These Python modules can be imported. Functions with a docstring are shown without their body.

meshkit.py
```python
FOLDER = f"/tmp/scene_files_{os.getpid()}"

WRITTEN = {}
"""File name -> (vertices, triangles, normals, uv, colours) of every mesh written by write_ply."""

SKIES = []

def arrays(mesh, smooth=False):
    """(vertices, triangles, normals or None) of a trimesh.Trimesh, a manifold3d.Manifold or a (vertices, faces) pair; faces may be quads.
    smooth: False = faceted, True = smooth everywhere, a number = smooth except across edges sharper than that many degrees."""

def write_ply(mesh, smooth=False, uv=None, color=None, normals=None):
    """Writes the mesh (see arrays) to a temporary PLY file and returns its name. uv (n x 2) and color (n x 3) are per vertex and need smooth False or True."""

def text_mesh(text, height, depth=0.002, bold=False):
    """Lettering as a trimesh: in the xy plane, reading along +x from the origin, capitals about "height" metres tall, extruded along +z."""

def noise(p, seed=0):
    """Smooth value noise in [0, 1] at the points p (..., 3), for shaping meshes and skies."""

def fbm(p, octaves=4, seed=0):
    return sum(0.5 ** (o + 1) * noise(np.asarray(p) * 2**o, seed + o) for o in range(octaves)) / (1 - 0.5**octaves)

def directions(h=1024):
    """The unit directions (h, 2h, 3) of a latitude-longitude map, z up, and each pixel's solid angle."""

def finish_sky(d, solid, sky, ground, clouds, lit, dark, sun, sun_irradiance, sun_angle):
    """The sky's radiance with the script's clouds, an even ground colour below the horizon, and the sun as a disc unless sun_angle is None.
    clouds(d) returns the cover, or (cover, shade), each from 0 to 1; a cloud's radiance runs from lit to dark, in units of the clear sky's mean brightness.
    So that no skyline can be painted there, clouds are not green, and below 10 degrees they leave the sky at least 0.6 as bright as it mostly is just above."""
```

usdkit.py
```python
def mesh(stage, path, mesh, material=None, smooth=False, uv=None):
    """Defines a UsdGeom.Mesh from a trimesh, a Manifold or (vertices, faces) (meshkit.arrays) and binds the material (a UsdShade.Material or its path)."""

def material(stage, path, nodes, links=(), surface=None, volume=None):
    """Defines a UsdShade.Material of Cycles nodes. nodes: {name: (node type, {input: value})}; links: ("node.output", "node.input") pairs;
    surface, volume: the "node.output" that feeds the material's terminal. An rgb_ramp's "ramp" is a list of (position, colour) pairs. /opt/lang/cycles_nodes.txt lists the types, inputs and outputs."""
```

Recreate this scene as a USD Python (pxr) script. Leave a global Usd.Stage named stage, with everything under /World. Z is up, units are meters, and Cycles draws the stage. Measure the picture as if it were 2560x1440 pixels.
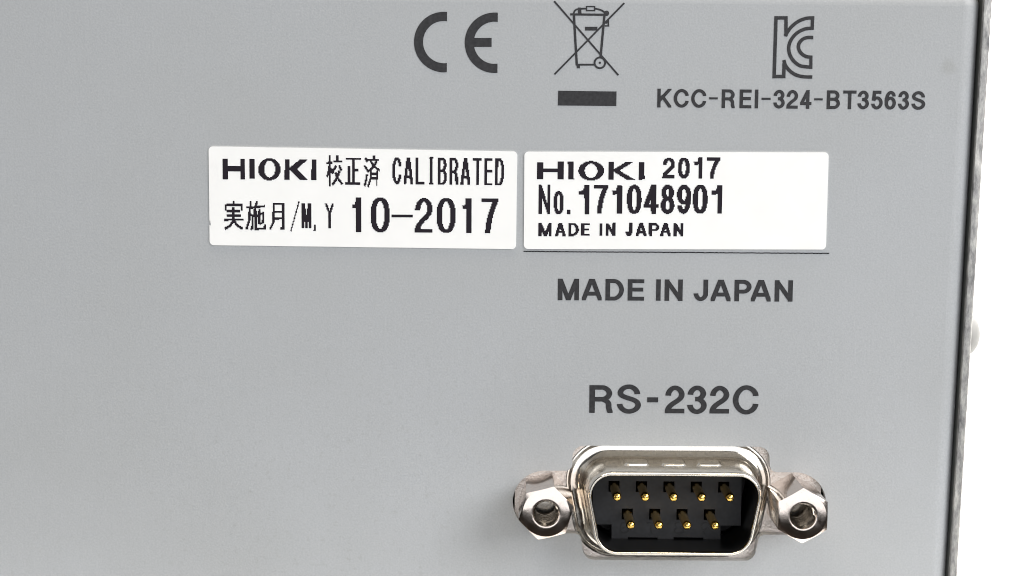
import math, random
import numpy as np
import trimesh, usdkit
import shapely
from shapely import affinity
from shapely.geometry import Polygon, LineString, Point, box, MultiPolygon
from shapely.ops import unary_union
from pxr import Usd, UsdGeom, UsdLux, UsdShade, Gf, Sdf

random.seed(7)
rng = np.random.default_rng(7)
MM = 0.001
stage = Usd.Stage.CreateInMemory()
UsdGeom.SetStageUpAxis(stage, UsdGeom.Tokens.z)
UsdGeom.SetStageMetersPerUnit(stage, 1.0)
world = UsdGeom.Xform.Define(stage, '/World')
stage.SetDefaultPrim(world.GetPrim())
UsdGeom.Scope.Define(stage, '/World/Looks')

# ------------------------------------------------------------------ camera
# world: X right along the panel, Y into the panel, Z up; millimetres until the meshes are written
FPX, XN, YN, ROLL = 3740.0, 1275.0, 330.0, 0.0078
Yc = np.array([(XN - 1280) / FPX, (720 - YN) / FPX, 1.0]); Yc /= np.linalg.norm(Yc)
Xc = np.array([1, -ROLL, 0.0]); Xc[2] = -(Xc[0] * Yc[0] + Xc[1] * Yc[1]) / Yc[2]; Xc /= np.linalg.norm(Xc)
Zc = np.cross(Yc, Xc)
if Zc[1] < 0: Zc = -Zc
RM = np.stack([Xc, Yc, Zc])
ray = lambda x, y: RM @ np.array([(x - 1280) / FPX, (720 - y) / FPX, 1.0])
DIST = 151.0 * ray(1687, 1250)[1]
c0 = ray(1280, 720)
CAM = -c0 * (DIST / c0[1])

def at(x, y, Y=0.0):
    """point (X, Z) in mm of the plane at depth Y that lies behind a picture point"""
    d = ray(x, y)
    p = CAM + d * ((Y - CAM[1]) / d[1])
    return np.array([p[0], p[2]])

cam = UsdGeom.Camera.Define(stage, '/World/camera')
right, up, fwd = RM @ [1, 0, 0], RM @ [0, 1, 0], RM @ [0, 0, 1]
m = Gf.Matrix4d(1.0)
for i, v in enumerate((right, up, -fwd, CAM * MM)):
    m.SetRow(i, Gf.Vec4d(*map(float, v), 1.0 if i == 3 else 0.0))
cam.AddTransformOp().Set(m)
cam.CreateProjectionAttr('perspective')
cam.CreateHorizontalApertureAttr(36.0)
cam.CreateVerticalApertureAttr(20.25)
cam.CreateFocalLengthAttr(36.0 * FPX / 2560)
cam.CreateFStopAttr(26.0)
cam.CreateFocusDistanceAttr(0.1485)
cam.CreateClippingRangeAttr(Gf.Vec2f(0.005, 50.0))
cam.CreateExposureAttr(-0.23)

# ------------------------------------------------------------------ lamps; the front and backdrop lights are added
def rect_light(name, pos, target, w, h, inten, col):
    l = UsdLux.RectLight.Define(stage, '/World/' + name)
    l.CreateWidthAttr(w); l.CreateHeightAttr(h)
    l.CreateIntensityAttr(inten); l.CreateColorAttr(Gf.Vec3f(*col))
    z = np.array(pos, float) - np.array(target, float); z /= np.linalg.norm(z)
    x = np.cross([0, 0, 1.0], z)
    x = np.array([1.0, 0, 0]) if np.linalg.norm(x) < 1e-6 else x / np.linalg.norm(x)
    y = np.cross(z, x)
    mm = Gf.Matrix4d(1.0)
    for i, v in enumerate((x, y, z, pos)):
        mm.SetRow(i, Gf.Vec4d(*map(float, v), 1.0 if i == 3 else 0.0))
    l.AddTransformOp().Set(mm)
    return l

rect_light('softbox_light', (0.78, -0.62, 0.45), (0.03, 0, 0), 0.6, 0.6, 10.0, (1.0, 0.995, 0.985))
rect_light('added_front_light', (0.05, -0.80, 0.14), (0.02, 0, -0.02), 1.1, 0.72, 1.9, (0.96, 0.98, 1.0))  # added lamp, gives the nut faces and lower panel their bright reflection
rect_light('ceiling_light', (0.02, -0.12, 1.1), (0.0, 0.0, 0), 1.2, 0.20, 18.0, (1.0, 0.88, 0.66))
rect_light('added_backdrop_light', (0.55, 0.25, 0.75), (0.2, 0.62, 0.05), 0.5, 0.5, 30.0, (1.0, 1.0, 1.0))  # extra lamp, added to push the backdrop to pure white

dome = UsdLux.DomeLight.Define(stage, '/World/room_light')
dome.CreateIntensityAttr(1.0)
skym = usdkit.material(stage, '/World/Looks/room_ambient', {
    'bg': ('background_shader', {'color': (0.96, 0.98, 1.0), 'strength': 0.10})}, surface='bg.background')
UsdShade.MaterialBindingAPI.Apply(dome.GetPrim()).Bind(skym)
dome.GetPrim().SetCustomDataByKey('kind', 'structure')

# ------------------------------------------------------------------ materials
def mat(name, nodes, links=(), surface='p.BSDF'):
    return usdkit.material(stage, '/World/Looks/' + name, nodes, links, surface=surface)

def plain(name, col, rough=0.5, metallic=0.0, **kw):
    return mat(name, {'p': ('principled_bsdf', {'base_color': col, 'roughness': rough, 'metallic': metallic, **kw})})

spot = lambda x, y: (at(x, y)[0] * MM, 0.0, at(x, y)[1] * MM)
M_panel = mat('grey_panel_paint', {
    'g': ('geometry', {}),
    'fine': ('noise_texture', {'scale': 5200.0, 'detail': 2.0, 'roughness': 0.6}),
    'fr': ('rgb_ramp', {'ramp': [(0.30, (0.370, 0.385, 0.402)), (0.5, (0.398, 0.412, 0.429)), (0.72, (0.428, 0.441, 0.457))]}),
    'vs': ('mapping', {'mapping_type': 'point', 'scale': (1.0, 1.0, 0.06)}),
    'vert': ('noise_texture', {'scale': 2600.0, 'detail': 3.0, 'roughness': 0.6}),
    'vr': ('rgb_ramp', {'ramp': [(0.3, (0.99, 0.99, 0.99)), (0.7, (1.008, 1.008, 1.008))]}),
    'big': ('noise_texture', {'scale': 42.0, 'detail': 4.0, 'roughness': 0.55}),
    'br': ('rgb_ramp', {'ramp': [(0.35, (0.965, 0.963, 0.957)), (0.65, (1.015, 1.017, 1.025))]}),
    'm1': ('mix_color', {'blend_type': 'multiply', 'fac': 1.0}),
    'm2': ('mix_color', {'blend_type': 'multiply', 'fac': 1.0}),
    # grey rub marks: patches in which a fine grain turns darker
    'pz': ('noise_texture', {'scale': 17.0, 'detail': 2.0, 'roughness': 0.5}),
    'pr': ('rgb_ramp', {'ramp': [(0.46, (0, 0, 0)), (0.70, (1, 1, 1))]}),
    'dn': ('noise_texture', {'scale': 1500.0, 'detail': 3.0, 'roughness': 0.7}),
    'dr': ('rgb_ramp', {'ramp': [(0.56, (0, 0, 0)), (0.74, (1, 1, 1))]}),
    'dm': ('math', {'math_type': 'multiply'}),
    'dm2': ('math', {'math_type': 'multiply', 'value2': 0.32}),
    'm3': ('mix_color', {'blend_type': 'mix', 'b': (0.24, 0.235, 0.225)}),
    # the finger smudge near the right edge
    'sd': ('vector_math', {'math_type': 'distance', 'vector2': spot(2369, 165)}),
    'sn': ('noise_texture', {'scale': 900.0, 'detail': 3.0}),
    'sa': ('math', {'math_type': 'multiply_add', 'value2': 0.0012, 'value3': -0.0006}),
    'sb': ('math', {'math_type': 'add'}),
    'sr': ('map_range', {'from_min': 0.0011, 'from_max': 0.0004, 'to_min': 0.0, 'to_max': 0.30, 'clamp': True}),
    'm4': ('mix_color', {'blend_type': 'mix', 'b': (0.27, 0.27, 0.255)}),
    'bm': ('bump', {'strength': 0.35, 'distance': 0.00003}),
    'rr': ('map_range', {'from_min': 0.3, 'from_max': 0.7, 'to_min': 0.36, 'to_max': 0.52}),
    'p': ('principled_bsdf', {'roughness': 0.45, 'specular_ior_level': 0.45}),
}, [('g.position', 'fine.vector'), ('fine.fac', 'fr.fac'), ('g.position', 'vs.vector'), ('vs.vector', 'vert.vector'), ('vert.fac', 'vr.fac'),
    ('g.position', 'big.vector'), ('big.fac', 'br.fac'), ('fr.color', 'm1.a'), ('vr.color', 'm1.b'), ('m1.result', 'm2.a'), ('br.color', 'm2.b'),
    ('g.position', 'pz.vector'), ('pz.fac', 'pr.fac'), ('g.position', 'dn.vector'), ('dn.fac', 'dr.fac'),
    ('pr.color', 'dm.value1'), ('dr.color', 'dm.value2'), ('dm.value', 'dm2.value1'), ('dm2.value', 'm3.fac'), ('m2.result', 'm3.a'),
    ('g.position', 'sd.vector1'), ('g.position', 'sn.vector'), ('sn.fac', 'sa.value1'), ('sd.value', 'sb.value1'), ('sa.value', 'sb.value2'),
    ('sb.value', 'sr.value'), ('sr.result', 'm4.fac'), ('m3.result', 'm4.a'), ('m4.result', 'p.base_color'),
    ('fine.fac', 'bm.height'), ('bm.normal', 'p.normal'), ('big.fac', 'rr.value'), ('rr.result', 'p.roughness')])

M_ink = mat('dark_print', {
    'g': ('geometry', {}), 'n': ('noise_texture', {'scale': 3000.0, 'detail': 2.0}),
    'r': ('rgb_ramp', {'ramp': [(0.3, (0.022, 0.022, 0.025)), (0.7, (0.038, 0.038, 0.042))]}),
    'p': ('principled_bsdf', {'roughness': 0.55, 'specular_ior_level': 0.25})},
    [('g.position', 'n.vector'), ('n.fac', 'r.fac'), ('r.color', 'p.base_color')])
M_label = mat('white_label_film', {
    'g': ('geometry', {}), 'n': ('noise_texture', {'scale': 260.0, 'detail': 3.0}),
    'r': ('rgb_ramp', {'ramp': [(0.3, (0.885, 0.885, 0.88)), (0.7, (0.91, 0.91, 0.91))]}),
    'p': ('principled_bsdf', {'roughness': 0.4})},
    [('g.position', 'n.vector'), ('n.fac', 'r.fac'), ('r.color', 'p.base_color')])
M_thermal = plain('thermal_print', (0.010, 0.006, 0.012), 0.5, specular_ior_level=0.2)
M_shell = mat('bright_nickel', {
    'g': ('geometry', {}), 'n': ('noise_texture', {'scale': 1400.0, 'detail': 3.0, 'roughness': 0.6}),
    'rr': ('map_range', {'from_min': 0.3, 'from_max': 0.75, 'to_min': 0.10, 'to_max': 0.24}),
    'b': ('bump', {'strength': 0.12, 'distance': 0.00004}),
    'p': ('principled_bsdf', {'base_color': (0.80, 0.755, 0.69), 'metallic': 1.0})},
    [('g.position', 'n.vector'), ('n.fac', 'rr.value'), ('rr.result', 'p.roughness'), ('n.fac', 'b.height'), ('b.normal', 'p.normal')])
M_flange = mat('matte_nickel', {
    'g': ('geometry', {}), 'n': ('noise_texture', {'scale': 3600.0, 'detail': 3.0, 'roughness': 0.7}),
    'b': ('bump', {'strength': 0.8, 'distance': 0.0001}),
    'p': ('principled_bsdf', {'base_color': (0.68, 0.62, 0.58), 'metallic': 1.0, 'roughness': 0.36})},
    [('g.position', 'n.vector'), ('n.fac', 'b.height'), ('b.normal', 'p.normal')])
M_nut = mat('plated_nut', {
    'g': ('geometry', {}), 'n': ('noise_texture', {'scale': 900.0, 'detail': 4.0, 'roughness': 0.6}),
    'rr': ('map_range', {'from_min': 0.3, 'from_max': 0.75, 'to_min': 0.06, 'to_max': 0.2}),
    'b': ('bump', {'strength': 0.15, 'distance': 0.00006}),
    'p': ('principled_bsdf', {'base_color': (0.72, 0.635, 0.58), 'metallic': 1.0})},
    [('g.position', 'n.vector'), ('n.fac', 'rr.value'), ('rr.result', 'p.roughness'), ('n.fac', 'b.height'), ('b.normal', 'p.normal')])
M_gold = plain('gold_plate', (0.95, 0.62, 0.16), 0.2, 1.0)
M_black = mat('black_plastic', {
    'g': ('geometry', {}), 'n': ('noise_texture', {'scale': 2500.0, 'detail': 2.0}),
    'r': ('rgb_ramp', {'ramp': [(0.3, (0.014, 0.014, 0.016)), (0.7, (0.022, 0.022, 0.026))]}),
    'p': ('principled_bsdf', {'roughness': 0.5})},
    [('g.position', 'n.vector'), ('n.fac', 'r.fac'), ('r.color', 'p.base_color')])
M_added_lining = plain('added_black_lining', (0.006, 0.006, 0.0065), 0.3, specular_ior_level=0.35)  # for the added skin that keeps the shell interior dark
M_void = plain('black_inside', (0.006, 0.006, 0.007), 0.7)
M_mould = plain('moulded_number', (0.008, 0.008, 0.009), 0.45)
M_edge = mat('cut_sheet_edge', {
    'g': ('geometry', {}), 'mp': ('mapping', {'mapping_type': 'point', 'scale': (1.0, 1.0, 0.30)}),
    'n': ('noise_texture', {'scale': 1500.0, 'detail': 4.0, 'roughness': 0.7}),
    'r': ('rgb_ramp', {'ramp': [(0.3, (0.12, 0.12, 0.125)), (0.5, (0.33, 0.325, 0.32)), (0.7, (0.60, 0.59, 0.56))]}),
    'b': ('bump', {'strength': 0.6, 'distance': 0.0001}),
    'p': ('principled_bsdf', {'metallic': 0.6, 'roughness': 0.45})},
    [('g.position', 'mp.vector'), ('mp.vector', 'n.vector'), ('n.fac', 'r.fac'), ('r.color', 'p.base_color'), ('n.fac', 'b.height'), ('b.normal', 'p.normal')])
M_case = plain('case_paint', (0.42, 0.42, 0.41), 0.5)
M_screw = plain('screw_plating', (0.30, 0.295, 0.285), 0.5)
M_rubber = plain('dark_rubber', (0.03, 0.03, 0.03), 0.7)
M_floor = plain('dark_floor', (0.05, 0.038, 0.03), 0.6)
M_bore = plain('thread_metal', (0.66, 0.62, 0.57), 0.16, 1.0)
M_gap = plain('case_gap_shade', (0.075, 0.08, 0.078), 0.6)  # shade of the gap beside the panel, put into the wall colour
M_paper = mat('white_backdrop_paper', {
    'g': ('geometry', {}), 'n': ('noise_texture', {'scale': 30.0, 'detail': 3.0}),
    'r': ('rgb_ramp', {'ramp': [(0.3, (0.86, 0.86, 0.855)), (0.7, (0.88, 0.88, 0.88))]}),
    'p': ('principled_bsdf', {'roughness': 0.8})},
    [('g.position', 'n.vector'), ('n.fac', 'r.fac'), ('r.color', 'p.base_color')])

# ------------------------------------------------------------------ object helpers
used = {}
def path_of(parent, name):
    base = (parent if parent else '/World') + '/' + name
    n = used.get(base, 0); used[base] = n + 1
    return base if n == 0 else f'{base}_{n:03d}'

def obj(name, mesh, material, parent=None, smooth=False, label=None):
    p = path_of(parent, name)
    if isinstance(mesh, (list,)):
        mesh = trimesh.util.concatenate(mesh)
    if isinstance(mesh, trimesh.Trimesh):
        mesh = mesh.copy(); mesh.apply_scale(MM)
    usdkit.mesh(stage, p, mesh, material, smooth=smooth)
    if label: stage.GetPrimAtPath(p).SetCustomDataByKey('label', label)
    return p

def thing(name, label, cat, group=None, kind=None):
    p = path_of(None, name)
    x = UsdGeom.Xform.Define(stage, p).GetPrim()
    x.SetCustomDataByKey('label', label); x.SetCustomDataByKey('category', cat)
    if group: x.SetCustomDataByKey('group', group)
    return p

def polys(g):
    if g.is_empty: return []
    return [q for q in (g.geoms if hasattr(g, 'geoms') else [g]) if isinstance(q, Polygon) and q.area > 1e-5]

def plate(shape, y_back, y_front):
    """extrude an (X, Z) outline from depth y_back to y_front (towards the viewer, smaller Y)"""
    out = []
    for q in polys(shape):
        t = trimesh.creation.extrude_polygon(q, abs(y_back - y_front), engine='earcut')
        v = t.vertices
        t.vertices = np.stack([v[:, 0], max(y_back, y_front) - v[:, 2], v[:, 1]], 1)
        out.append(t)
    return trimesh.util.concatenate(out)

def grid_mesh(P, close_u=False):
    """P: (rows, cols, 3) -> quad sheet"""
    r, c = P.shape[:2]
    idx = np.arange(r * c).reshape(r, c)
    if close_u: idx = np.concatenate([idx, idx[:, :1]], 1)
    a, b, d, e = idx[:-1, :-1].ravel(), idx[:-1, 1:].ravel(), idx[1:, 1:].ravel(), idx[1:, :-1].ravel()
    f = np.concatenate([np.stack([a, b, d], 1), np.stack([a, d, e], 1)])
    return trimesh.Trimesh(P.reshape(-1, 3), f, process=False)

# ------------------------------------------------------------------ lettering: glyphs drawn as strokes
def bez(p0, p1, p2, p3, n=14):
    t = np.linspace(0, 1, n)[:, None]
    p0, p1, p2, p3 = map(np.array, (p0, p1, p2, p3))
    return ((1 - t) ** 3 * p0 + 3 * t * (1 - t) ** 2 * p1 + 3 * t * t * (1 - t) * p2 + t ** 3 * p3).tolist()
K = 0.56
def qv(a, b):   # quarter curve leaving a vertically and arriving at b horizontally
    return bez(a, (a[0], a[1] + (b[1] - a[1]) * K), (b[0] + (a[0] - b[0]) * (1 - K), b[1]), b)
def qh(a, b):   # leaving a horizontally and arriving at b vertically
    return bez(a, (a[0] + (b[0] - a[0]) * K, a[1]), (b[0], b[1] + (a[1] - b[1]) * (1 - K)), b)
def ring(cx, cy, rx, ry, e=1.0):
    a = np.linspace(0, 2 * np.pi, 49)[:-1]
    return [(cx + rx * np.sign(np.cos(x)) * abs(np.cos(x)) ** e, cy + ry * np.sign(np.sin(x)) * abs(np.sin(x)) ** e) for x in a]

SPINE = lambda w: qh((.5, 1), (.03, .755)) + bez((.03, .755), (.03, .50), (1, .56), (1, .262), 18) + qv((1, .262), (.5, 0)) + qh((.5, 0), (0, .30))
G = {
 'A': [('s', [(-.04, -.05), (.45, 1.05)]), ('s', [(1.04, -.05), (.55, 1.05)]), ('f', [(.2, .27), (.8, .27)])],
 'B': [('s', [(0, 0), (0, 1)]), ('f', [(0, 1), (.55, 1)] + qh((.55, 1), (.93, .765)) + qv((.93, .765), (.55, .53)) + [(0, .53)]),
       ('f', [(0, .53), (.58, .53)] + qh((.58, .53), (1, .265)) + qv((1, .265), (.58, 0)) + [(0, 0)])],
 'C': [('f', qv((1, .66), (.53, 1)) + qh((.53, 1), (0, .5)) + qv((0, .5), (.53, 0)) + qh((.53, 0), (1, .34)))],
 'D': [('s', [(0, 0), (0, 1)]), ('f', [(0, 1), (.45, 1)] + qh((.45, 1), (1, .5)) + qv((1, .5), (.45, 0)) + [(0, 0)])],
 'E': [('s', [(1, 1), (0, 1), (0, 0), (1, 0)]), ('s', [(0, .52), (.92, .52)])],
 'H': [('s', [(0, 0), (0, 1)]), ('s', [(1, 0), (1, 1)]), ('f', [(0, .5), (1, .5)])],
 'I': [('s', [(.5, 0), (.5, 1)])],
 'J': [('s', [(1, 1), (1, .3)]), ('f', [(1, .5), (1, .3)] + qv((1, .3), (.5, 0)) + qh((.5, 0), (0, .33)))],
 'K': [('s', [(0, 0), (0, 1)]), ('s', [(0, .30), (1.0, 1.08)]), ('s', [(.33, .6), (1.06, -.08)])],
 'L': [('s', [(0, 1), (0, 0), (1, 0)])],
 'M': [('s', [(0, 0), (0, 1)]), ('s', [(1, 0), (1, 1)]), ('s', [(.0, 1.1), (.5, -.08)]), ('s', [(1.0, 1.1), (.5, -.08)])],
 'N': [('s', [(0, 0), (0, 1)]), ('s', [(1, 0), (1, 1)]), ('s', [(0, 1.02), (1, -.02)])],
 'O': [('r', ring(.5, .5, .5, .5))],
 'P': [('s', [(0, 0), (0, 1)]), ('f', [(0, 1), (.55, 1)] + qh((.55, 1), (1, .72)) + qv((1, .72), (.55, .44)) + [(0, .44)])],
 'R': [('s', [(0, 0), (0, 1)]), ('f', [(0, 1), (.55, 1)] + qh((.55, 1), (.96, .745)) + qv((.96, .745), (.55, .49)) + [(0, .49)]),
       ('s', qh((.5, .49), (.93, .26)) + bez((.93, .26), (.93, .12), (.95, .05), (1.0, -.03), 8) + [(1.04, -.12)])],
 'S': [('f', qv((.95, .70), (.5, 1)) + SPINE(0))],
 'T': [('s', [(0, 1), (1, 1)]), ('s', [(.5, 1), (.5, 0)])],
 'Y': [('s', [(0, 1.03), (.5, .42)]), ('s', [(1, 1.03), (.5, .42)]), ('s', [(.5, .45), (.5, 0)])],
 '0': [('r', ring(.5, .5, .5, .5, .86))],
 '1': [('s', [(1, 0), (1, 1)]), ('f', [(-.3, .76), (.3, .77)] + bez((.3, .77), (.7, .78), (.9, .88), (.95, 1.05), 8))],
 '2': [('f', qv((.02, .66), (.5, 1)) + qh((.5, 1), (1, .715)) + bez((1, .715), (1, .40), (.05, .36), (.0, 0), 18) + [(.0, 0), (.06, 0)]), ('s', [(.02, 0), (1, 0)])],
 '3': [('f', qv((.02, .71), (.5, 1)) + qh((.5, 1), (.94, .76)) + qv((.94, .76), (.5, .53)) + [(.36, .53)]),
       ('f', [(.36, .53), (.5, .53)] + qh((.5, .53), (1, .265)) + qv((1, .265), (.5, 0)) + qh((.5, 0), (0, .29)))],
 '4': [('s', [(.74, 0), (.74, 1)]), ('s', [(.70, 1.02), (0, .27)]), ('s', [(0, .24), (1, .24)])],
 '5': [('f', [(1.0, 1), (.16, 1), (.06, .46)]), ('f', bez((.07, .47), (.2, .60), (.32, .64), (.5, .64), 8) + qh((.5, .64), (1, .33)) + qv((1, .33), (.48, 0)) + qh((.48, 0), (0, .27)))],
 '6': [('f', qv((.96, .74), (.54, 1)) + qh((.54, 1), (0, .46)) + qv((0, .46), (0.02, .32))), ('r', ring(.5, .315, .5, .315))],
 '7': [('s', [(0, 1), (1, 1)]), ('s', bez((1.0, 1), (.62, .68), (.36, .36), (.30, -.06), 12))],
 '8': [('r', ring(.5, .765, .44, .235)), ('r', ring(.5, .265, .5, .265))],
 '9': [('f', qv((.04, .26), (.46, 0)) + qh((.46, 0), (1, .54)) + qv((1, .54), (.98, .68))), ('r', ring(.5, .685, .5, .315))],
 '-': [('f', [(-9, .5), (9, .5)])],
 '.': [('s', [(.5, .5), (.5, .5001)])],
 'o': [('r', ring(.5, .5, .5, .5, .8))],
}
def glyph(ch, w, h, t, ty=None):
    """outline of a character filling the box w x h with stems t wide (bars ty)"""
    ty = ty or t
    k = t / ty                                     # draw in a space in which both are t
    H = h * k
    parts = []
    if ch == '-':
        return box(0, h / 2 - t / 2, w, h / 2 + t / 2)
    if ch == '.':
        return box(0, 0, w, h)
    for kind, pts in G[ch]:
        P = [(t / 2 + u * (w - t), t / 2 + v * (H - t)) for u, v in pts]
        if kind == 'r':
            parts.append(Polygon(P).buffer(t / 2, join_style=1).difference(Polygon(P).buffer(-t / 2, join_style=1)))
        else:
            Q = [P[0]] + [b for a, b in zip(P, P[1:]) if math.dist(a, b) > 1e-6]
            parts.append(LineString(Q).buffer(t / 2, cap_style=3 if kind == 's' else 2, join_style=2, mitre_limit=6))
    g = unary_union(parts).intersection(box(0, 0, w, H))
    return affinity.scale(g, 1, 1 / k, origin=(0, 0))

def dots(shape, pitch=0.088):
    """a thermal printer's version of an outline: whole dots only"""
    x0, z0, x1, z1 = shape.bounds
    xs = np.arange(math.floor(x0 / pitch), math.ceil(x1 / pitch) + 1); zs = np.arange(math.floor(z0 / pitch), math.ceil(z1 / pitch) + 1)
    X, Zz = np.meshgrid((xs + .5) * pitch, (zs + .5) * pitch)
    on = shapely.contains_xy(shape, X.ravel(), Zz.ravel()).reshape(X.shape)
    cells = []
    for j in range(len(zs)):
        row = np.concatenate([[0], on[j].astype(int), [0]]); d = np.diff(row)
        for a, b in zip(np.nonzero(d == 1)[0], np.nonzero(d == -1)[0]):
            cells.append(box((xs[0] + a) * pitch, zs[j] * pitch, (xs[0] + b) * pitch, (zs[j] + 1) * pitch))
    g = unary_union(cells).buffer(pitch * .22).buffer(-pitch * .42).buffer(pitch * .2)
    return g.simplify(pitch * .06)

def mapper(ox, oy, sc):
    return lambda x, y: at(ox + x / sc, oy + y / sc)

def text(chars, f, base, cap, t, ty=None, unit=1.0):
    """chars: (character, x0, x1[, y_top, y_bottom]) in a close-up's units; base: ((x, y), (x, y)) of the baseline; cap: cap height in the same units"""
    mmu = np.linalg.norm(f(base[0][0] + 100, base[0][1]) - f(*base[0])) / 100
    out = []
    (bx0, by0), (bx1, by1) = base
    ang = math.degrees(math.atan2(*(f(bx1, by1) - f(bx0, by0))[::-1]))
    for c in chars:
        ch, x0, x1 = c[:3]
        yb = by0 + (by1 - by0) * ((x0 + x1) / 2 - bx0) / (bx1 - bx0)
        yt = yb - cap
        if len(c) > 3: yt, yb = yb + c[3], yb + c[4]
        w, h = (x1 - x0) * mmu, (yb - yt) * mmu
        g = glyph(ch, w, h, min((c[5] if len(c) > 5 else t) * mmu, w if ch == 'I' else 9), (ty or t) * mmu if len(c) <= 5 else c[5] * mmu)
        p = f(x0, yb)
        out.append(affinity.translate(affinity.rotate(g, ang, origin=(0, 0)), p[0], p[1]))
    return unary_union(out)

def strokes(lst, f):
    """lst: (points, thickness) in a close-up's units"""
    mmu = np.linalg.norm(f(200, 300) - f(100, 300)) / 100
    return unary_union([LineString([f(*p) for p in pts]).buffer(t * mmu / 2, cap_style=2, join_style=2) for pts, t in lst])

def quad(pts, f):
    return Polygon([f(*p) for p in pts])

def smooth_line(pts, n=8):
    p = np.array([pts[0]] + list(pts) + [pts[-1]], float); out = []
    for i in range(1, len(p) - 2):
        for t in np.linspace(0, 1, n, endpoint=False):
            out.append(tuple(.5 * (2 * p[i] + (p[i + 1] - p[i - 1]) * t + (2 * p[i - 1] - 5 * p[i] + 4 * p[i + 1] - p[i + 2]) * t * t + (3 * p[i] - p[i - 1] - 3 * p[i + 1] + p[i + 2]) * t ** 3)))
    return out + [tuple(p[-2])]

# ------------------------------------------------------------------ the setting: white paper sweep under and behind the instrument
TABLE = -54.0
prof = [(-31, TABLE - 25), (-31, TABLE - 1), (-30, TABLE), (380, TABLE)]
for a in np.linspace(0, 90, 14)[1:]:
    prof.append((380 + 180 * math.sin(math.radians(a)), TABLE + 180 * (1 - math.cos(math.radians(a)))))
prof.append((560, 620))
P = np.array([[(x, y, z) for x in (-700, 800)] for y, z in prof], float)
bd = obj('backdrop', grid_mesh(P), M_paper, smooth=True)
stage.GetPrimAtPath(bd).SetCustomDataByKey('kind', 'structure')

fl = np.array([[(x, y, -760.0) for x in (-2500, 2500)] for y in (-2500, 2500)], float)
fp = obj('floor', grid_mesh(fl), M_floor)
stage.GetPrimAtPath(fp).SetCustomDataByKey('kind', 'structure')

# ------------------------------------------------------------------ the instrument
inst = thing('measuring_instrument', 'grey metal bench instrument seen from its back panel, with white stickers and a serial port', 'instrument')

# panel outline: right edge follows the case, top edge lies just inside the picture's top
RB = 2.0                                            # bend radius
eT, eB = at(2445.5, 0, RB), at(2360.5, 1440, RB)            # outermost line of the right bend
slope = (eB[0] - eT[0]) / (eB[1] - eT[1])
edge_x = lambda z: eT[0] + (z - eT[1]) * slope
ZTOP, ZBOT, XLEFT = at(2200, -1)[1] + 1.45, TABLE + 5, -168.0
ztb = ZTOP - RB
front = Polygon([(XLEFT, ZBOT), (edge_x(ZBOT) - RB, ZBOT), (edge_x(ztb) - RB, ztb), (XLEFT, ztb)])

# cut-out for the connector: a D-like window with two slotted ears
cc = at(1686.8, 1287, -5.4); CX, CZ = float(cc[0]), float(cc[1])      # axis of the connector
def P0(x, y): return tuple(at(x, y))
win = Polygon([P0(1431, 1114), P0(1923, 1117), P0(1926, 1190), P0(1885, 1402), P0(1460, 1399), P0(1431, 1190)])
win = win.buffer(-1.15).buffer(1.15, quad_segs=10)
earL, earR = P0(1361.5, 1255), P0(1985.5, 1259)
ears = LineString([earL, earR]).buffer(3.22, quad_segs=16)
cut = unary_union([win, ears]).buffer(0.7, quad_segs=8).buffer(-1.1, quad_segs=8).buffer(0.4, quad_segs=8)
front = front.difference(cut)
pm = [plate(front, 1.0, 0.0)]
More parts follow.
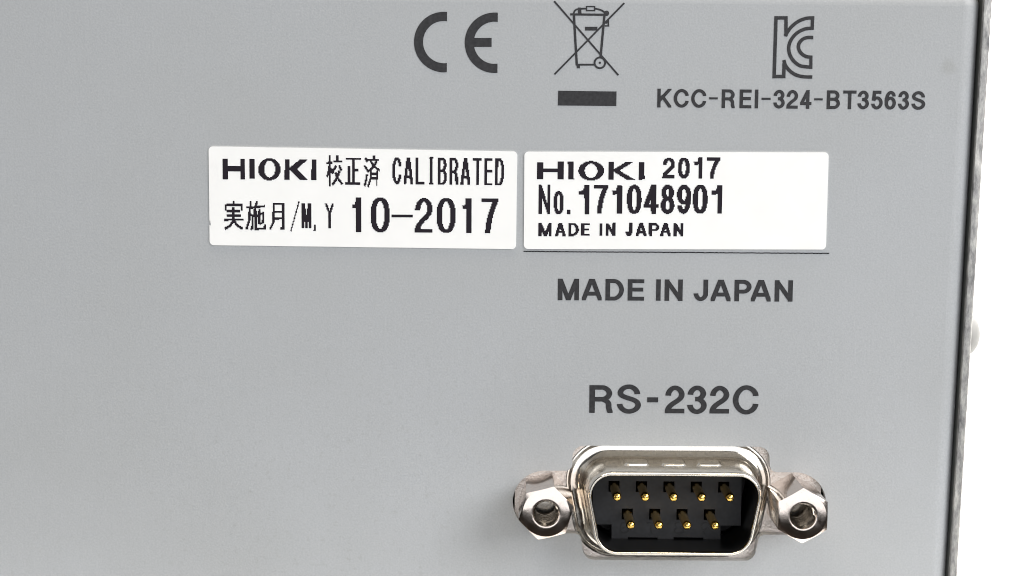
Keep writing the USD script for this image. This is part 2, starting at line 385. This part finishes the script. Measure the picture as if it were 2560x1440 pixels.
# folded right side, folded top, rounded corner
a = np.linspace(0, np.pi / 2, 15)
rows = []
for t in a: rows.append([(edge_x(z) - RB + RB * math.sin(t), RB - RB * math.cos(t), z) for z in (ZBOT, ztb)])
rows.append([(edge_x(z), 14.0, z) for z in (ZBOT, ztb)])
pm.append(grid_mesh(np.array(rows)))
rows = [[(x, RB - RB * math.cos(t), ztb + RB * math.sin(t)) for x in (XLEFT, edge_x(ztb) - RB)] for t in a] + [[(x, 14.0, ZTOP) for x in (XLEFT, edge_x(ztb) - RB)]]
pm.append(grid_mesh(np.array(rows)))
cxn, czn = edge_x(ztb) - RB, ztb
rows = [[(cxn + RB * math.sin(t) * math.cos(b), RB - RB * math.cos(t), czn + RB * math.sin(t) * math.sin(b)) for b in a] for t in a]
rows.append([(cxn + RB * math.cos(b), 14.0, czn + RB * math.sin(b)) for b in a])
pm.append(grid_mesh(np.array(rows)))
panel = obj('back_panel', pm, M_panel, inst, smooth=35, label='light grey painted back panel with dark printing and a connector cut-out')

# ---- printing on the panel (sub-parts of it): thin ink on the paint
INK = 0.035
def ink(name, shape, label=None): return obj(name, plate(shape, 0.004, -INK), M_ink, panel, label=label)

z4 = mapper(1000, 0, 4.26667)
def ce_arc(x0, x1, yt, yb, wid):
    p = [z4(x0, yt), z4(x1, yt), z4(x0, yb)]
    R = (p[0][1] - p[2][1]) / 2; cx, cz = p[0][0] + R, (p[0][1] + p[2][1]) / 2
    w = (z4(x0 + wid, yt) - z4(x0, yt))[0]
    g = Point(cx, cz).buffer(R, quad_segs=40).difference(Point(cx, cz).buffer(R - w, quad_segs=40))
    return g.intersection(box(cx - 50, cz - 50, p[1][0], cz + 50))
ink('conformity_letter', ce_arc(150, 502, 123, 769, 97))
eE = ce_arc(692, 1044, 131, 776, 97)
eE = eE.union(quad([(740, 405), (978, 405), (978, 500), (740, 500)], z4))
ink('conformity_letter', eE)

cross_bin = unary_union([
    strokes([([(1645, 12), (2330, 803)], 19), ([(2393, 32), (1648, 793)], 19), ([(1815, 153), (2210, 158)], 24),
             (smooth_line([(1848, 150), (1868, 112), (1905, 96), (1985, 92)]), 19), (smooth_line([(2082, 92), (2140, 106), (2180, 130), (2205, 160)]), 19),
             ([(1990, 70), (2076, 70), (2076, 113), (1990, 113), (1990, 64)], 14), ([(1855, 165), (1886, 690)], 26), ([(2181, 165), (2140, 605)], 26),
             ([(1876, 690), (2075, 690)], 20), ([(2222, 200), (2224, 276), (2185, 276)], 16), ([(1974, 306), (2106, 306)], 40)], z4),
    quad([(1898, 80), (1932, 80), (1936, 150), (1898, 150)], z4), quad([(1884, 690), (1919, 690), (1919, 728), (1886, 728)], z4),
    quad([(2190, 250), (2222, 215), (2222, 262)], z4).difference(quad([(2198, 262), (2214, 240), (2214, 262)], z4)),
    Point(*z4(2203, 142)).buffer(27 / 4.2667 / 24.6), Point(*z4(2132, 670)).buffer(12 / 4.2667 / 24.6),
    Point(*z4(2132, 670)).buffer(64 / 4.2667 / 24.6).difference(Point(*z4(2132, 670)).buffer(44 / 4.2667 / 24.6))])
cross_bin = cross_bin.difference(Point(*z4(2132, 670)).buffer(43 / 4.2667 / 24.6).difference(Point(*z4(2132, 670)).buffer(13 / 4.2667 / 24.6)))
ink('crossed_out_bin_mark', cross_bin)
ink('black_bar', quad([(1687, 968), (2310, 975), (2307, 1131), (1684, 1125)], z4))

z5 = mapper(1600, 0, 3.2)
kc = strokes([([(1168, 290), (1168, 143), (1088, 143), (1073, 612), (1150, 612), (1153, 505)], 28),
              (smooth_line([(1395, 143), (1330, 147), (1265, 172), (1205, 222), (1160, 288)]), 28),
              ([(1380, 134), (1378, 236)], 26), (smooth_line([(1388, 225), (1320, 232), (1255, 265), (1208, 320), (1190, 380), (1200, 440), (1232, 490), (1285, 527), (1368, 537)]), 28),
              ([(1366, 551), (1368, 447)], 26), (smooth_line([(1378, 458), (1330, 452), (1292, 428), (1270, 392), (1270, 355), (1292, 322), (1330, 302), (1386, 300)]), 28),
              (smooth_line([(1151, 480), (1165, 525), (1200, 568), (1250, 600), (1310, 614), (1378, 616)]), 28)], z5)
ink('certification_mark', kc)
L = [('K', 137, 250), ('C', 268, 388), ('C', 408, 528), ('-', 553, 622, -86, -68, 17), ('R', 652, 758), ('E', 795, 890), ('I', 916, 945), ('-', 972, 1045, -86, -68, 17),
     ('3', 1065, 1157), ('2', 1170, 1262), ('4', 1280, 1370), ('-', 1393, 1462, -86, -68, 17), ('B', 1492, 1598), ('T', 1622, 1728), ('3', 1738, 1830), ('5', 1848, 1940),
     ('6', 1955, 2045), ('3', 2062, 2150), ('S', 2170, 2280)]
def fix_dash(L, t):
    return [(c if c[0] != '-' else ('-', c[1], c[2], c[3], c[4], t)) for c in L]
ink('registration_number', text(L, z5, ((137, 859), (2280, 879)), 149, 27, 25))

z3 = mapper(1370, 670, 3.6922)
ink('origin_lettering', text([('M', 90, 285), ('A', 313, 496), ('D', 529, 700), ('E', 735, 886), ('I', 996, 1039), ('N', 1075, 1242), ('J', 1343, 1475), ('A', 1502, 1685), ('P', 1719, 1876), ('A', 1872, 2055), ('N', 2090, 2257)],
                             z3, ((90, 296), (2255, 310)), 199, 43, 36))
ink('port_lettering', text([('R', 380, 597), ('S', 635, 857, -268, 6), ('-', 915, 1016, -147, -100, 47), ('2', 1078, 1258), ('3', 1283, 1464, -260, 6), ('2', 1490, 1670), ('C', 1703, 1940, -266, 8)],
                           z3, ((378, 1336), (1935, 1344)), 259, 52, 42))
rl = [(1310 + 762 * i / 240, 628.5 + 5.0 * i / 240 + random.uniform(-.35, .35)) for i in range(241)]
ink('printed_rule', LineString([at(*p) for p in rl]).buffer(0.055))

# ---- stickers
def sticker(name, corners, label):
    c = Polygon([at(*p) for p in corners])
    c = c.buffer(-0.42).buffer(0.42, quad_segs=8)
    if name == 'calibration_sticker':
        nick = at(525, 558)
        for dx, dz, r in ((-.02, 0, .12), (.0, .2, .07), (.03, -.14, .08)):
            c = c.difference(Point(nick[0] + dx, nick[1] + dz).buffer(r, quad_segs=3))
    return obj(name, plate(c, 0.004, -0.12), M_label, inst, label=label)
s1 = sticker('calibration_sticker', [(522.1, 365.8), (1293.5, 378.5), (1290, 622.7), (524.7, 612.6)], 'white calibration sticker with Japanese characters and the date 10-2017')
s2 = sticker('serial_number_sticker', [(1310.9, 379.1), (2071.5, 380.7), (2064.2, 623.7), (1309.6, 622.2)], 'white serial number sticker with 2017 and MADE IN JAPAN')
def printed(name, shape, parent, jag=True):
    return obj(name, plate(dots(shape) if jag else shape, -0.115, -0.14), M_thermal, parent)

def logo(f, H, I, O, Kk, I2, bar):
    """wide bold letters: H (x0, x1, stem0, stem1, top, bottom) and so on"""
    g = [quad([(H[0], H[4]), (H[2], H[4]), (H[2], H[5]), (H[0], H[5])], f), quad([(H[3], H[4]), (H[1], H[4]), (H[1], H[5]), (H[3], H[5])], f),
         quad([(H[0], bar[0]), (H[1], bar[0]), (H[1], bar[1]), (H[0], bar[1])], f),
         quad([(I[0], I[2]), (I[1], I[2]), (I[1], I[3]), (I[0], I[3])], f), quad([(I2[0], I2[2]), (I2[1], I2[2]), (I2[1], I2[3]), (I2[0], I2[3])], f)]
    e = lambda x0, y0, x1, y1: Polygon([f((x0 + x1) / 2 + (x1 - x0) / 2 * math.cos(q), (y0 + y1) / 2 + (y1 - y0) / 2 * math.sin(q)) for q in np.linspace(0, 2 * math.pi, 60)])
    g.append(e(*O[0]).difference(e(*O[1])))
    g += [quad(q, f) for q in Kk]
    return g
z7 = mapper(540, 380, 6.0952)
b1 = logo(z7, (104, 445, 190, 373, 98, 412), (510, 595, 103, 412), ((646, 95, 990, 434), (740, 130, 904, 388)),
          [[(1050, 113), (1123, 113), (1123, 425), (1050, 425)], [(1110, 250), (1280, 116), (1395, 118), (1245, 255), (1125, 268)], [(1118, 258), (1160, 240), (1240, 255), (1408, 428), (1283, 428), (1118, 262)]],
          (1458, 1532, 118, 430), (218, 295))
printed('brand_lettering', unary_union(b1), s1)
def kanji(name, lst): printed(name, strokes(lst, z7), s1)
kanji('kanji_character', [([(1738, 45), (1738, 525)], 22), ([(1688, 166), (1774, 166)], 34), ([(1735, 190), (1722, 280), (1697, 380)], 32), ([(1742, 240), (1790, 325)], 36), ([(1852, 45), (1852, 150)], 34),
                          ([(1795, 143), (1925, 143)], 34), ([(1835, 205), (1768, 325)], 36), ([(1880, 203), (1915, 285)], 36), ([(1885, 285), (1852, 385), (1775, 505)], 36), ([(1822, 310), (1852, 390), (1928, 490)], 36)])
kanji('kanji_character', [([(1985, 105), (2206, 105)], 37), ([(2095, 105), (2095, 475)], 37), ([(2095, 275), (2178, 275)], 36), ([(2028, 218), (2028, 475)], 36), ([(1970, 476), (2206, 476)], 38)])
kanji('kanji_character', [([(2275, 85), (2312, 150)], 34), ([(2262, 205), (2325, 300)], 36), ([(2303, 342), (2290, 430), (2266, 520)], 32), ([(2407, 55), (2407, 125)], 34), ([(2310, 122), (2490, 122)], 36),
                          ([(2360, 135), (2405, 215), (2500, 285)], 34), ([(2452, 135), (2405, 225), (2320, 298)], 34), ([(2365, 280), (2362, 400), (2318, 532)], 30), ([(2456, 280), (2452, 522)], 22), ([(2365, 335), (2455, 335)], 34), ([(2365, 398), (2455, 398)], 34)])
kanji('kanji_character', [([(272, 738), (272, 800)], 34), ([(135, 805), (410, 805)], 30), ([(150, 800), (150, 888)], 32), ([(394, 800), (394, 888)], 32), ([(172, 900), (372, 900)], 34), ([(163, 965), (384, 965)], 36),
                          ([(122, 1030), (426, 1030)], 36), ([(272, 845), (272, 1040)], 38), ([(275, 1035), (225, 1115), (138, 1172)], 38), ([(272, 1035), (335, 1125), (412, 1168)], 38)])
kanji('kanji_character', [([(526, 740), (526, 840)], 26), ([(460, 840), (560, 846), (748, 824)], 34), ([(632, 752), (600, 850)], 34), ([(518, 840), (515, 1020), (468, 1178)], 36), ([(515, 955), (590, 975)], 40),
                          ([(565, 960), (556, 1165), (530, 1178)], 32), ([(600, 850), (585, 920), (620, 990)], 34), ([(610, 890), (612, 1170), (745, 1170), (750, 1105)], 34), ([(666, 875), (664, 1095)], 36), ([(600, 990), (725, 925)], 34), ([(722, 915), (718, 1075), (670, 1095)], 32)])
kanji('kanji_character', [([(882, 775), (880, 1060), (825, 1178)], 32), ([(868, 790), (1045, 790)], 32), ([(1030, 775), (1030, 1178)], 34), ([(882, 908), (1030, 908)], 32), ([(882, 1010), (1030, 1010)], 34), ([(988, 1160), (1045, 1160)], 34)])
printed('slash', strokes([([(1268, 755), (1144, 1202)], 19)], z7), s1)
mq = lambda x0, y0, x1, y1: quad([(x0, y0), (x1, y0), (x1, y1), (x0, y1)], z7)
printed('month_letter', unary_union([mq(1310, 778, 1360, 960), mq(1400, 780, 1451, 960), mq(1310, 955, 1451, 1068), mq(1310, 1060, 1343, 1155), mq(1364, 1060, 1397, 1155), mq(1418, 1060, 1451, 1155), mq(1355, 860, 1368, 960), mq(1393, 860, 1402, 960)])
        .union(strokes([([(1516, 1108), (1516, 1165), (1500, 1205)], 28)], z7)), s1)
printed('year_letter', strokes([([(1676, 783), (1735, 940)], 34), ([(1788, 785), (1732, 940)], 34), ([(1732, 920), (1732, 1156)], 34)], z7), s1)
z6 = mapper(500, 350, 3.16049)
printed('calibrated_lettering', text([('C', 1519, 1591), ('A', 1609, 1684), ('L', 1702, 1773), ('I', 1815, 1840), ('B', 1880, 1951), ('R', 1970, 2042), ('A', 2059, 2136), ('T', 2155, 2226), ('E', 2243, 2312), ('D', 2333, 2403)],
                                     z6, ((1519, 349), (2403, 359)), 214, 22, 19)
        .union(strokes([([(1812, 142), (1843, 142)], 12), ([(1812, 346), (1843, 346)], 12), ([(1626, 345), (1646, 180)], 9), ([(1667, 345), (1648, 180)], 9), ([(2077, 352), (2097, 185)], 9), ([(2118, 352), (2099, 185)], 9)], z6)), s1)
printed('date_lettering', text([('1', 1197, 1278), ('0', 1350, 1500), ('-', 1517, 1679, -144, -116, 26), ('2', 1697, 1839), ('0', 1870, 2020), ('1', 2065, 2144), ('7', 2225, 2359)], z6, ((1197, 727), (2359, 736)), 275, 42, 27), s1)
zl = mapper(1290, 350, 3.16049)
b2 = logo(zl, (167, 378, 213, 330, 172, 312), (410, 458, 172, 310), ((493, 166, 695, 320), (543, 187, 643, 298)),
          [[(728, 172), (770, 172), (770, 312), (728, 312)], [(765, 236), (868, 172), (930, 172), (812, 244), (770, 246)], [(765, 240), (800, 226), (815, 240), (940, 312), (870, 312), (765, 246)]],
          (970, 1015, 172, 312), (227, 256))
printed('brand_lettering', unary_union(b2), s2)
printed('year_lettering', text([('2', 1155, 1254), ('0', 1278, 1371), ('1', 1400, 1471), ('7', 1508, 1610)], zl, ((1155, 304), (1610, 304)), 165, 31, 26), s2)
printed('serial_number', text([('N', 178, 271, -231, 0, 25), ('o', 298, 376, -181, 4, 27), ('.', 405, 430, -33, 0), ('1', 491, 578), ('7', 615, 729), ('1', 754, 836), ('0', 875, 990), ('4', 1007, 1125), ('8', 1142, 1250), ('9', 1269, 1381), ('0', 1395, 1511), ('1', 1537, 1626)],
                              zl, ((178, 584), (1626, 583)), 230, 38, 31), s2)
printed('origin_lettering', text([('M', 178, 284), ('A', 310, 390), ('D', 413, 496), ('E', 515, 580), ('I', 658, 682), ('N', 707, 786), ('J', 864, 919), ('A', 946, 1030), ('P', 1049, 1131), ('A', 1139, 1221), ('N', 1242, 1322)],
                                 zl, ((178, 758), (1322, 758)), 103, 25, 17), s2)

# ------------------------------------------------------------------ the serial connector
FY = 1.05                                           # front of the flange, behind the panel sheet
RIM = -5.35                                         # front edge of the shell
def dshape(r, n=14, m=150, dz=0.0):
    """ring of a D section: a slanted core offset by r; returns (points X,Z)"""
    hw_t, hw_b, ht = 6.12, 5.42, 1.78              # core: half width at top and bottom, half height
    core = [(hw_t, ht), (-hw_t, ht), (-hw_b, -ht), (hw_b, -ht)]
    al = math.atan2(hw_t - hw_b, 2 * ht)
    ang = [(-al, math.pi / 2), (math.pi / 2, math.pi + al), (math.pi + al, 1.5 * math.pi), (1.5 * math.pi, 2 * math.pi - al)]
    pts = []
    for i, (c, (a0, a1)) in enumerate(zip(core, ang)):
        arc = [(c[0] + r * math.cos(q), c[1] + r * math.sin(q)) for q in np.linspace(a0, a1, n)]
        pts += arc
        nc = core[(i + 1) % 4]; na = ang[(i + 1) % 4][0]
        e = (nc[0] + r * math.cos(na), nc[1] + r * math.sin(na))
        k = m if i in (0, 2) else 24
        pts += [(arc[-1][0] + (e[0] - arc[-1][0]) * q, arc[-1][1] + (e[1] - arc[-1][1]) * q) for q in np.linspace(0, 1, k + 2)[1:-1]]
    return np.array(pts)
R0 = 2.44                                           # outer corner radius of the shell
prof = [(R0 + 1.75, 0.0), (R0 + 1.55, 0.0), (R0 + 1.47, -0.04), (R0 + 1.40, -0.13), (R0 + 1.33, -0.20), (R0 + 1.24, -0.24), (R0 + 1.14, -0.25)]
for q in np.linspace(0, np.pi / 2, 12):             # hollow fillet up into the wall
    prof.append((R0 + 1.08 - 0.98 * math.sin(q), -0.25 - 1.2 * (1 - math.cos(q))))
DR = 0.30                                           # draft of the wall
wall = lambda y: R0 + DR * np.clip((y + 5.75) / 7.0, 0, 1.2)
prof = [(r + (wall(-1.45) - R0 - 0.10 if i > 6 else wall(-1.45) - R0 - 0.10), y) for i, (r, y) in enumerate(prof)]
for y in np.linspace(-1.6, -5.75, 46): prof.append((wall(y), y))
prof += [(R0 - 0.03, -6.0), (R0 - 0.09, -6.2), (R0 - 0.17, -6.33), (R0 - 0.25, -6.39), (R0 - 0.32, -6.40), (R0 - 0.38, -6.37), (R0 - 0.42, -6.29), (R0 - 0.44, -6.15)]
for y in np.linspace(-5.9, 1.0, 46): prof.append((wall(y) - 0.44, y))
rows = []
DIMX = [-3.55, 0.12, 3.62]
for r, y in prof:
    p = dshape(r)
    d3 = np.stack([p[:, 0], np.full(len(p), y), p[:, 1]], 1)
    for sgn in (1,):                             # pressed dimples on the long walls
        on = (sgn * p[:, 1] > 1.78 + r - 1e-6)
        for dx in DIMX:
            ddx = np.maximum(np.abs(p[:, 0] - dx) - 0.68, 0); ddy = max(abs(y + 3.0) - 0.6, 0)
            q = np.sqrt(ddx ** 2 + ddy ** 2) / 0.55
            w = np.where(q < 1, (1 - np.clip((q - .62) / .38, 0, 1) ** 2), 0)
            if y < -1.5: d3[:, 2] += np.where(on, sgn * 0.17 * w, 0)
    rows.append(d3)
shell = grid_mesh(np.array(rows), close_u=True)
shell.vertices += [CX, FY, CZ]
if shell.face_normals[np.argmin(shell.triangles_center[:, 1])][1] > 0: shell.invert()
flange_o = box(CX - 15.55, CZ - 6.9, CX + 15.55, CZ + 7.1).buffer(-0.6).buffer(0.6)
inner = Polygon(dshape(R0 + 1.75) + [CX, CZ])
conn = obj('serial_connector', [plate(flange_o.difference(inner), FY + 0.6, FY)], M_flange, inst, label='nickel nine-pin serial connector set into the panel cut-out')
obj('shell', shell, M_shell, conn, smooth=40)

# black moulding inside, plus an added lining that darkens the shell
hole = 0.56
pin_xy = [((i - 2) * 2.77, 1.42) for i in range(5)] + [((i - 1.5) * 2.77, -1.42) for i in range(4)]
INS = 0.25
def I0(x, y): return tuple(at(x, y, INS))
face = Polygon([I0(1482, 1150), I0(1855, 1150), I0(1852, 1314), I0(1801, 1314), I0(1801, 1356), I0(1529, 1356), I0(1529, 1311), I0(1482, 1311)])
for px, pz in pin_xy:
    hx, hz = CX + px, CZ + pz
    face = face.difference(box(hx - hole, hz - hole, hx + hole, hz + hole))
for x0, x1 in ((1570, 1644.5), (1684, 1758.5)):
    face = face.difference(Polygon([I0(x0, 1343), I0(x1, 1344), I0(x1, 1357.5), I0(x0, 1356)]))
obj('insulator', [plate(face, INS + 2.5, INS)], M_black, conn)
backer = Polygon(dshape(R0 - 0.45) + [CX, CZ])
obj('insulator_base', [plate(backer, INS + 3.4, INS + 2.4)], M_void, conn)
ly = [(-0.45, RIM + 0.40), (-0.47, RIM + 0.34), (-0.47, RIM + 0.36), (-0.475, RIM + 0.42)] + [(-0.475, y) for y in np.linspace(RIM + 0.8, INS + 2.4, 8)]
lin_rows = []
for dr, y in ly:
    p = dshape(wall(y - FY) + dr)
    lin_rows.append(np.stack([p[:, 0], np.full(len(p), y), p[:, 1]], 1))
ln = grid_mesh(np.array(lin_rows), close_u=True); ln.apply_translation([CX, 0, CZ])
obj('added_dark_lining', ln, M_added_lining, conn, smooth=40)  # added skin, no real part; blackens the inner wall of the shell
# raised numbers under the second row
def I1(x, y): return at(1440 + x / 5.1437, 1140 + y / 5.1437, INS)
nums = {'6': [smooth_line([(668, 860), (600, 862), (575, 905), (580, 960), (610, 985), (650, 980), (672, 950), (650, 915), (610, 920)])],
        '7': [[(920, 862), (985, 862), (988, 880), (960, 930), (975, 990)]],
        '8': [smooth_line([(1370, 870), (1310, 855), (1275, 885), (1300, 920), (1270, 955), (1300, 990), (1370, 985), (1385, 945), (1340, 920), (1375, 895), (1370, 870)])],
        '9': [smooth_line([(1700, 925), (1720, 880), (1680, 858), (1630, 870), (1618, 910), (1640, 945), (1700, 935)]), [(1640, 965), (1655, 1000)]]}
for k, ls in nums.items():
    g = unary_union([LineString([I1(*p) for p in l]).buffer(0.055) for l in ls])
    obj('moulded_number', plate(g, INS + 0.02, INS - 0.06), M_mould, conn)
# pins
def revolve_y(prof, n=24, caps=True):
    """prof: (radius, y) pairs; turned about the Y axis"""
    a = np.linspace(0, 2 * np.pi, n + 1)[:-1]
    P = np.array([[(r * math.cos(q), y, r * math.sin(q)) for q in a] for r, y in prof])
    t = grid_mesh(P, close_u=True)
    t.invert()
    return t
PR = 0.45
tip = RIM + 0.95
pp = [(PR, INS + 2.4), (PR, tip + 0.62)] + [(PR * (0.55 + 0.45 * math.cos(q)) , tip + 0.62 - 0.48 * math.sin(q)) for q in np.linspace(0.15, np.pi / 2, 8)] + [(0.2, tip + 0.07), (0.001, tip + 0.02)]
pinm = revolve_y(pp, 28)
if pinm.volume < 0: pinm.invert()
for px, pz in pin_xy:
    q = pinm.copy(); q.apply_translation([CX + px, 0, CZ + pz])
    obj('contact_pin', q, M_gold, conn, smooth=50)

# hexagonal jack sockets at both ends
def hex_socket(cx, cz, rot, y0, y1):
    """hexagon with a turned-down front edge, a threaded bore and a countersunk mouth"""
    n, AF = 144, 4.78
    ap = AF / 2
    a = np.linspace(0, 2 * np.pi, n + 1)[:-1]
    hx = ap / np.cos((a - rot + np.pi / 6) % (np.pi / 3) - np.pi / 6)         # radius of the hexagon at each angle (flats at rot)
    rows = [np.stack([hx * np.cos(a), np.full(n, y0), hx * np.sin(a)], 1)]
    cr = 2.30                                                                 # chamfer cone: starts at this radius on the front
    for rr in np.linspace(2.78, cr, 9):
        y = y1 + (rr - cr) * 0.60
        r = np.minimum(hx, rr)
        yy = y1 + np.maximum(r - cr, 0) * 0.40
        rows.append(np.stack([r * np.cos(a), yy, r * np.sin(a)], 1))
    for rr, yy in [(2.26, y1 - 0.010), (2.1, y1 - 0.033), (1.9, y1 - 0.056), (1.7, y1 - 0.073), (1.5, y1 - 0.084), (1.34, y1 - 0.088), (1.30, y1 - 0.07), (1.27, y1 - 0.01), (1.24, y1 + 0.06)]:
        rows.append(np.stack([rr * np.cos(a), np.full(n, yy), rr * np.sin(a)], 1))
    split = len(rows) - 1
    pitch, yb = 0.635, y1 + 0.06
    for k in range(6):                                                        # helical thread
        for fr, rr in ((0.06, 1.12), (0.44, 1.36), (0.56, 1.36), (0.94, 1.12)):
            yy = yb + (k + fr + a / (2 * np.pi)) * pitch
            rows.append(np.stack([rr * np.cos(a), yy, rr * np.sin(a)], 1))
    yy = rows[-1][:, 1].max() + 0.05
    for rr, dy in ((1.5, 0.05), (1.5, 0.75), (1.2, 0.78), (0.01, 0.80)):
        rows.append(np.stack([rr * np.cos(a), np.full(n, yy + dy), rr * np.sin(a)], 1))
    out = []
    for part in (rows[:split + 1], rows[split:]):
        t = grid_mesh(np.array(part), close_u=True); t.invert()
        t.apply_translation([cx, 0, cz]); out.append(t)
    return out
nutL = at(1365.3, 1284, -5.45); nutR = at(2007.8, 1290.3, -5.45)
hsL = hex_socket(nutL[0], nutL[1], math.radians(14 + 30), FY + 0.002, -5.45)
hsR = hex_socket(nutR[0], nutR[1], math.radians(30 + 30), FY + 0.002, -5.45)
for body, bore in (hsL, hsR):
    obj('hex_jack_socket', body, M_nut, conn, smooth=32)
    obj('threaded_bore', bore, M_bore, conn, smooth=20)

# ------------------------------------------------------------------ the case round the panel
iT, iB = at(2460.5, 0, -0.2), at(2373.5, 1440, -0.2)
oT, oB = at(2481.5, 0, -0.2), at(2395.0, 1440, -0.2)
def lin(A, B): return lambda z: A[0] + (z - A[1]) * (B[0] - A[0]) / (B[1] - A[1])
ix, ox = lin(iT, iB), lin(oT, oB)
CT, CB, CD = ZTOP + 1.6, TABLE + 4.2, 262.0
th = ox(0) - ix(0)
rnd = [(0.0, 0.45), (0.0, 0.15), (0.06, 0.03), (0.16, 0.0), (th - 0.30, 0.0), (th - 0.14, 0.05), (th - 0.03, 0.17), (th, 0.34), (th, 250)]
zz = np.linspace(CB, CT, 40)
side = grid_mesh(np.array([[(ix(z) + u, -0.2 + y, z) for z in zz] for u, y in rnd]))
if side.face_normals[np.argmin(side.triangles_center[:, 1])][1] > 0: side.invert()
casep = obj('case', [side], M_edge, inst, smooth=30, label='bare cut edge of the thin sheet metal case')
inner_wall = grid_mesh(np.array([[(ix(z) + u, -0.2 + y, z) for z in zz] for u, y in [(0.0, 250.0), (0.0, 0.45)]]))
if inner_wall.face_normals[0][0] > 0: inner_wall.invert()
obj('case_inner_wall', inner_wall, M_gap, inst)
top = trimesh.creation.box((ix(CT) - XLEFT + 1.6, 250, th)); top.apply_translation([(ix(CT) + XLEFT) / 2, 132.0, CT + th / 2])
bot = trimesh.creation.box((ix(CB) - XLEFT + 1.6, 250, th)); bot.apply_translation([(ix(CB) + XLEFT) / 2, 124.8, CB - th / 2])
lft = trimesh.creation.box((th, 250, CT - CB)); lft.apply_translation([XLEFT - 0.9, 124.8, (CT + CB) / 2])
obj('top_cover', top, M_case, inst); obj('bottom_cover', bot, M_case, inst); obj('side_cover', lft, M_case, inst)
frontp = trimesh.creation.box((ix(0) - XLEFT, 2, CT - CB - 0.4)); frontp.apply_translation([(ix(0) + XLEFT) / 2, 248, (CT + CB) / 2])
obj('front_panel', frontp, M_case, inst)
# screw head on the right side, just behind the edge
sp = at(2446, 834, 6.0)
R, hgt = 2.6, float(sp[0] - ox(sp[1]))
prof = [(R, 0), (R, 0.25)] + [(R * math.cos(q) ** .8, 0.25 + (hgt - .25) * math.sin(q)) for q in np.linspace(0.12, np.pi / 2 - 0.02, 14)]
a = np.linspace(0, 2 * np.pi, 41)[:-1]
sc = grid_mesh(np.array([[(h, r * math.cos(q), r * math.sin(q)) for q in a] for r, h in prof]), close_u=True)
if sc.face_normals[-1][0] < 0: sc.invert()
sc.apply_translation([ox(sp[1]) - 0.01, 6.0, sp[1]])
obj('side_screw', sc, M_screw, inst, smooth=40, label='rounded screw head standing proud of the right side')
for x in (-150, 28):
    for y in (18, 232):
        f = trimesh.creation.cylinder(7, CB - th - TABLE, sections=28); f.apply_translation([x, y, (CB - th + TABLE) / 2])
        obj('rubber_foot', f, M_rubber, inst, smooth=30)
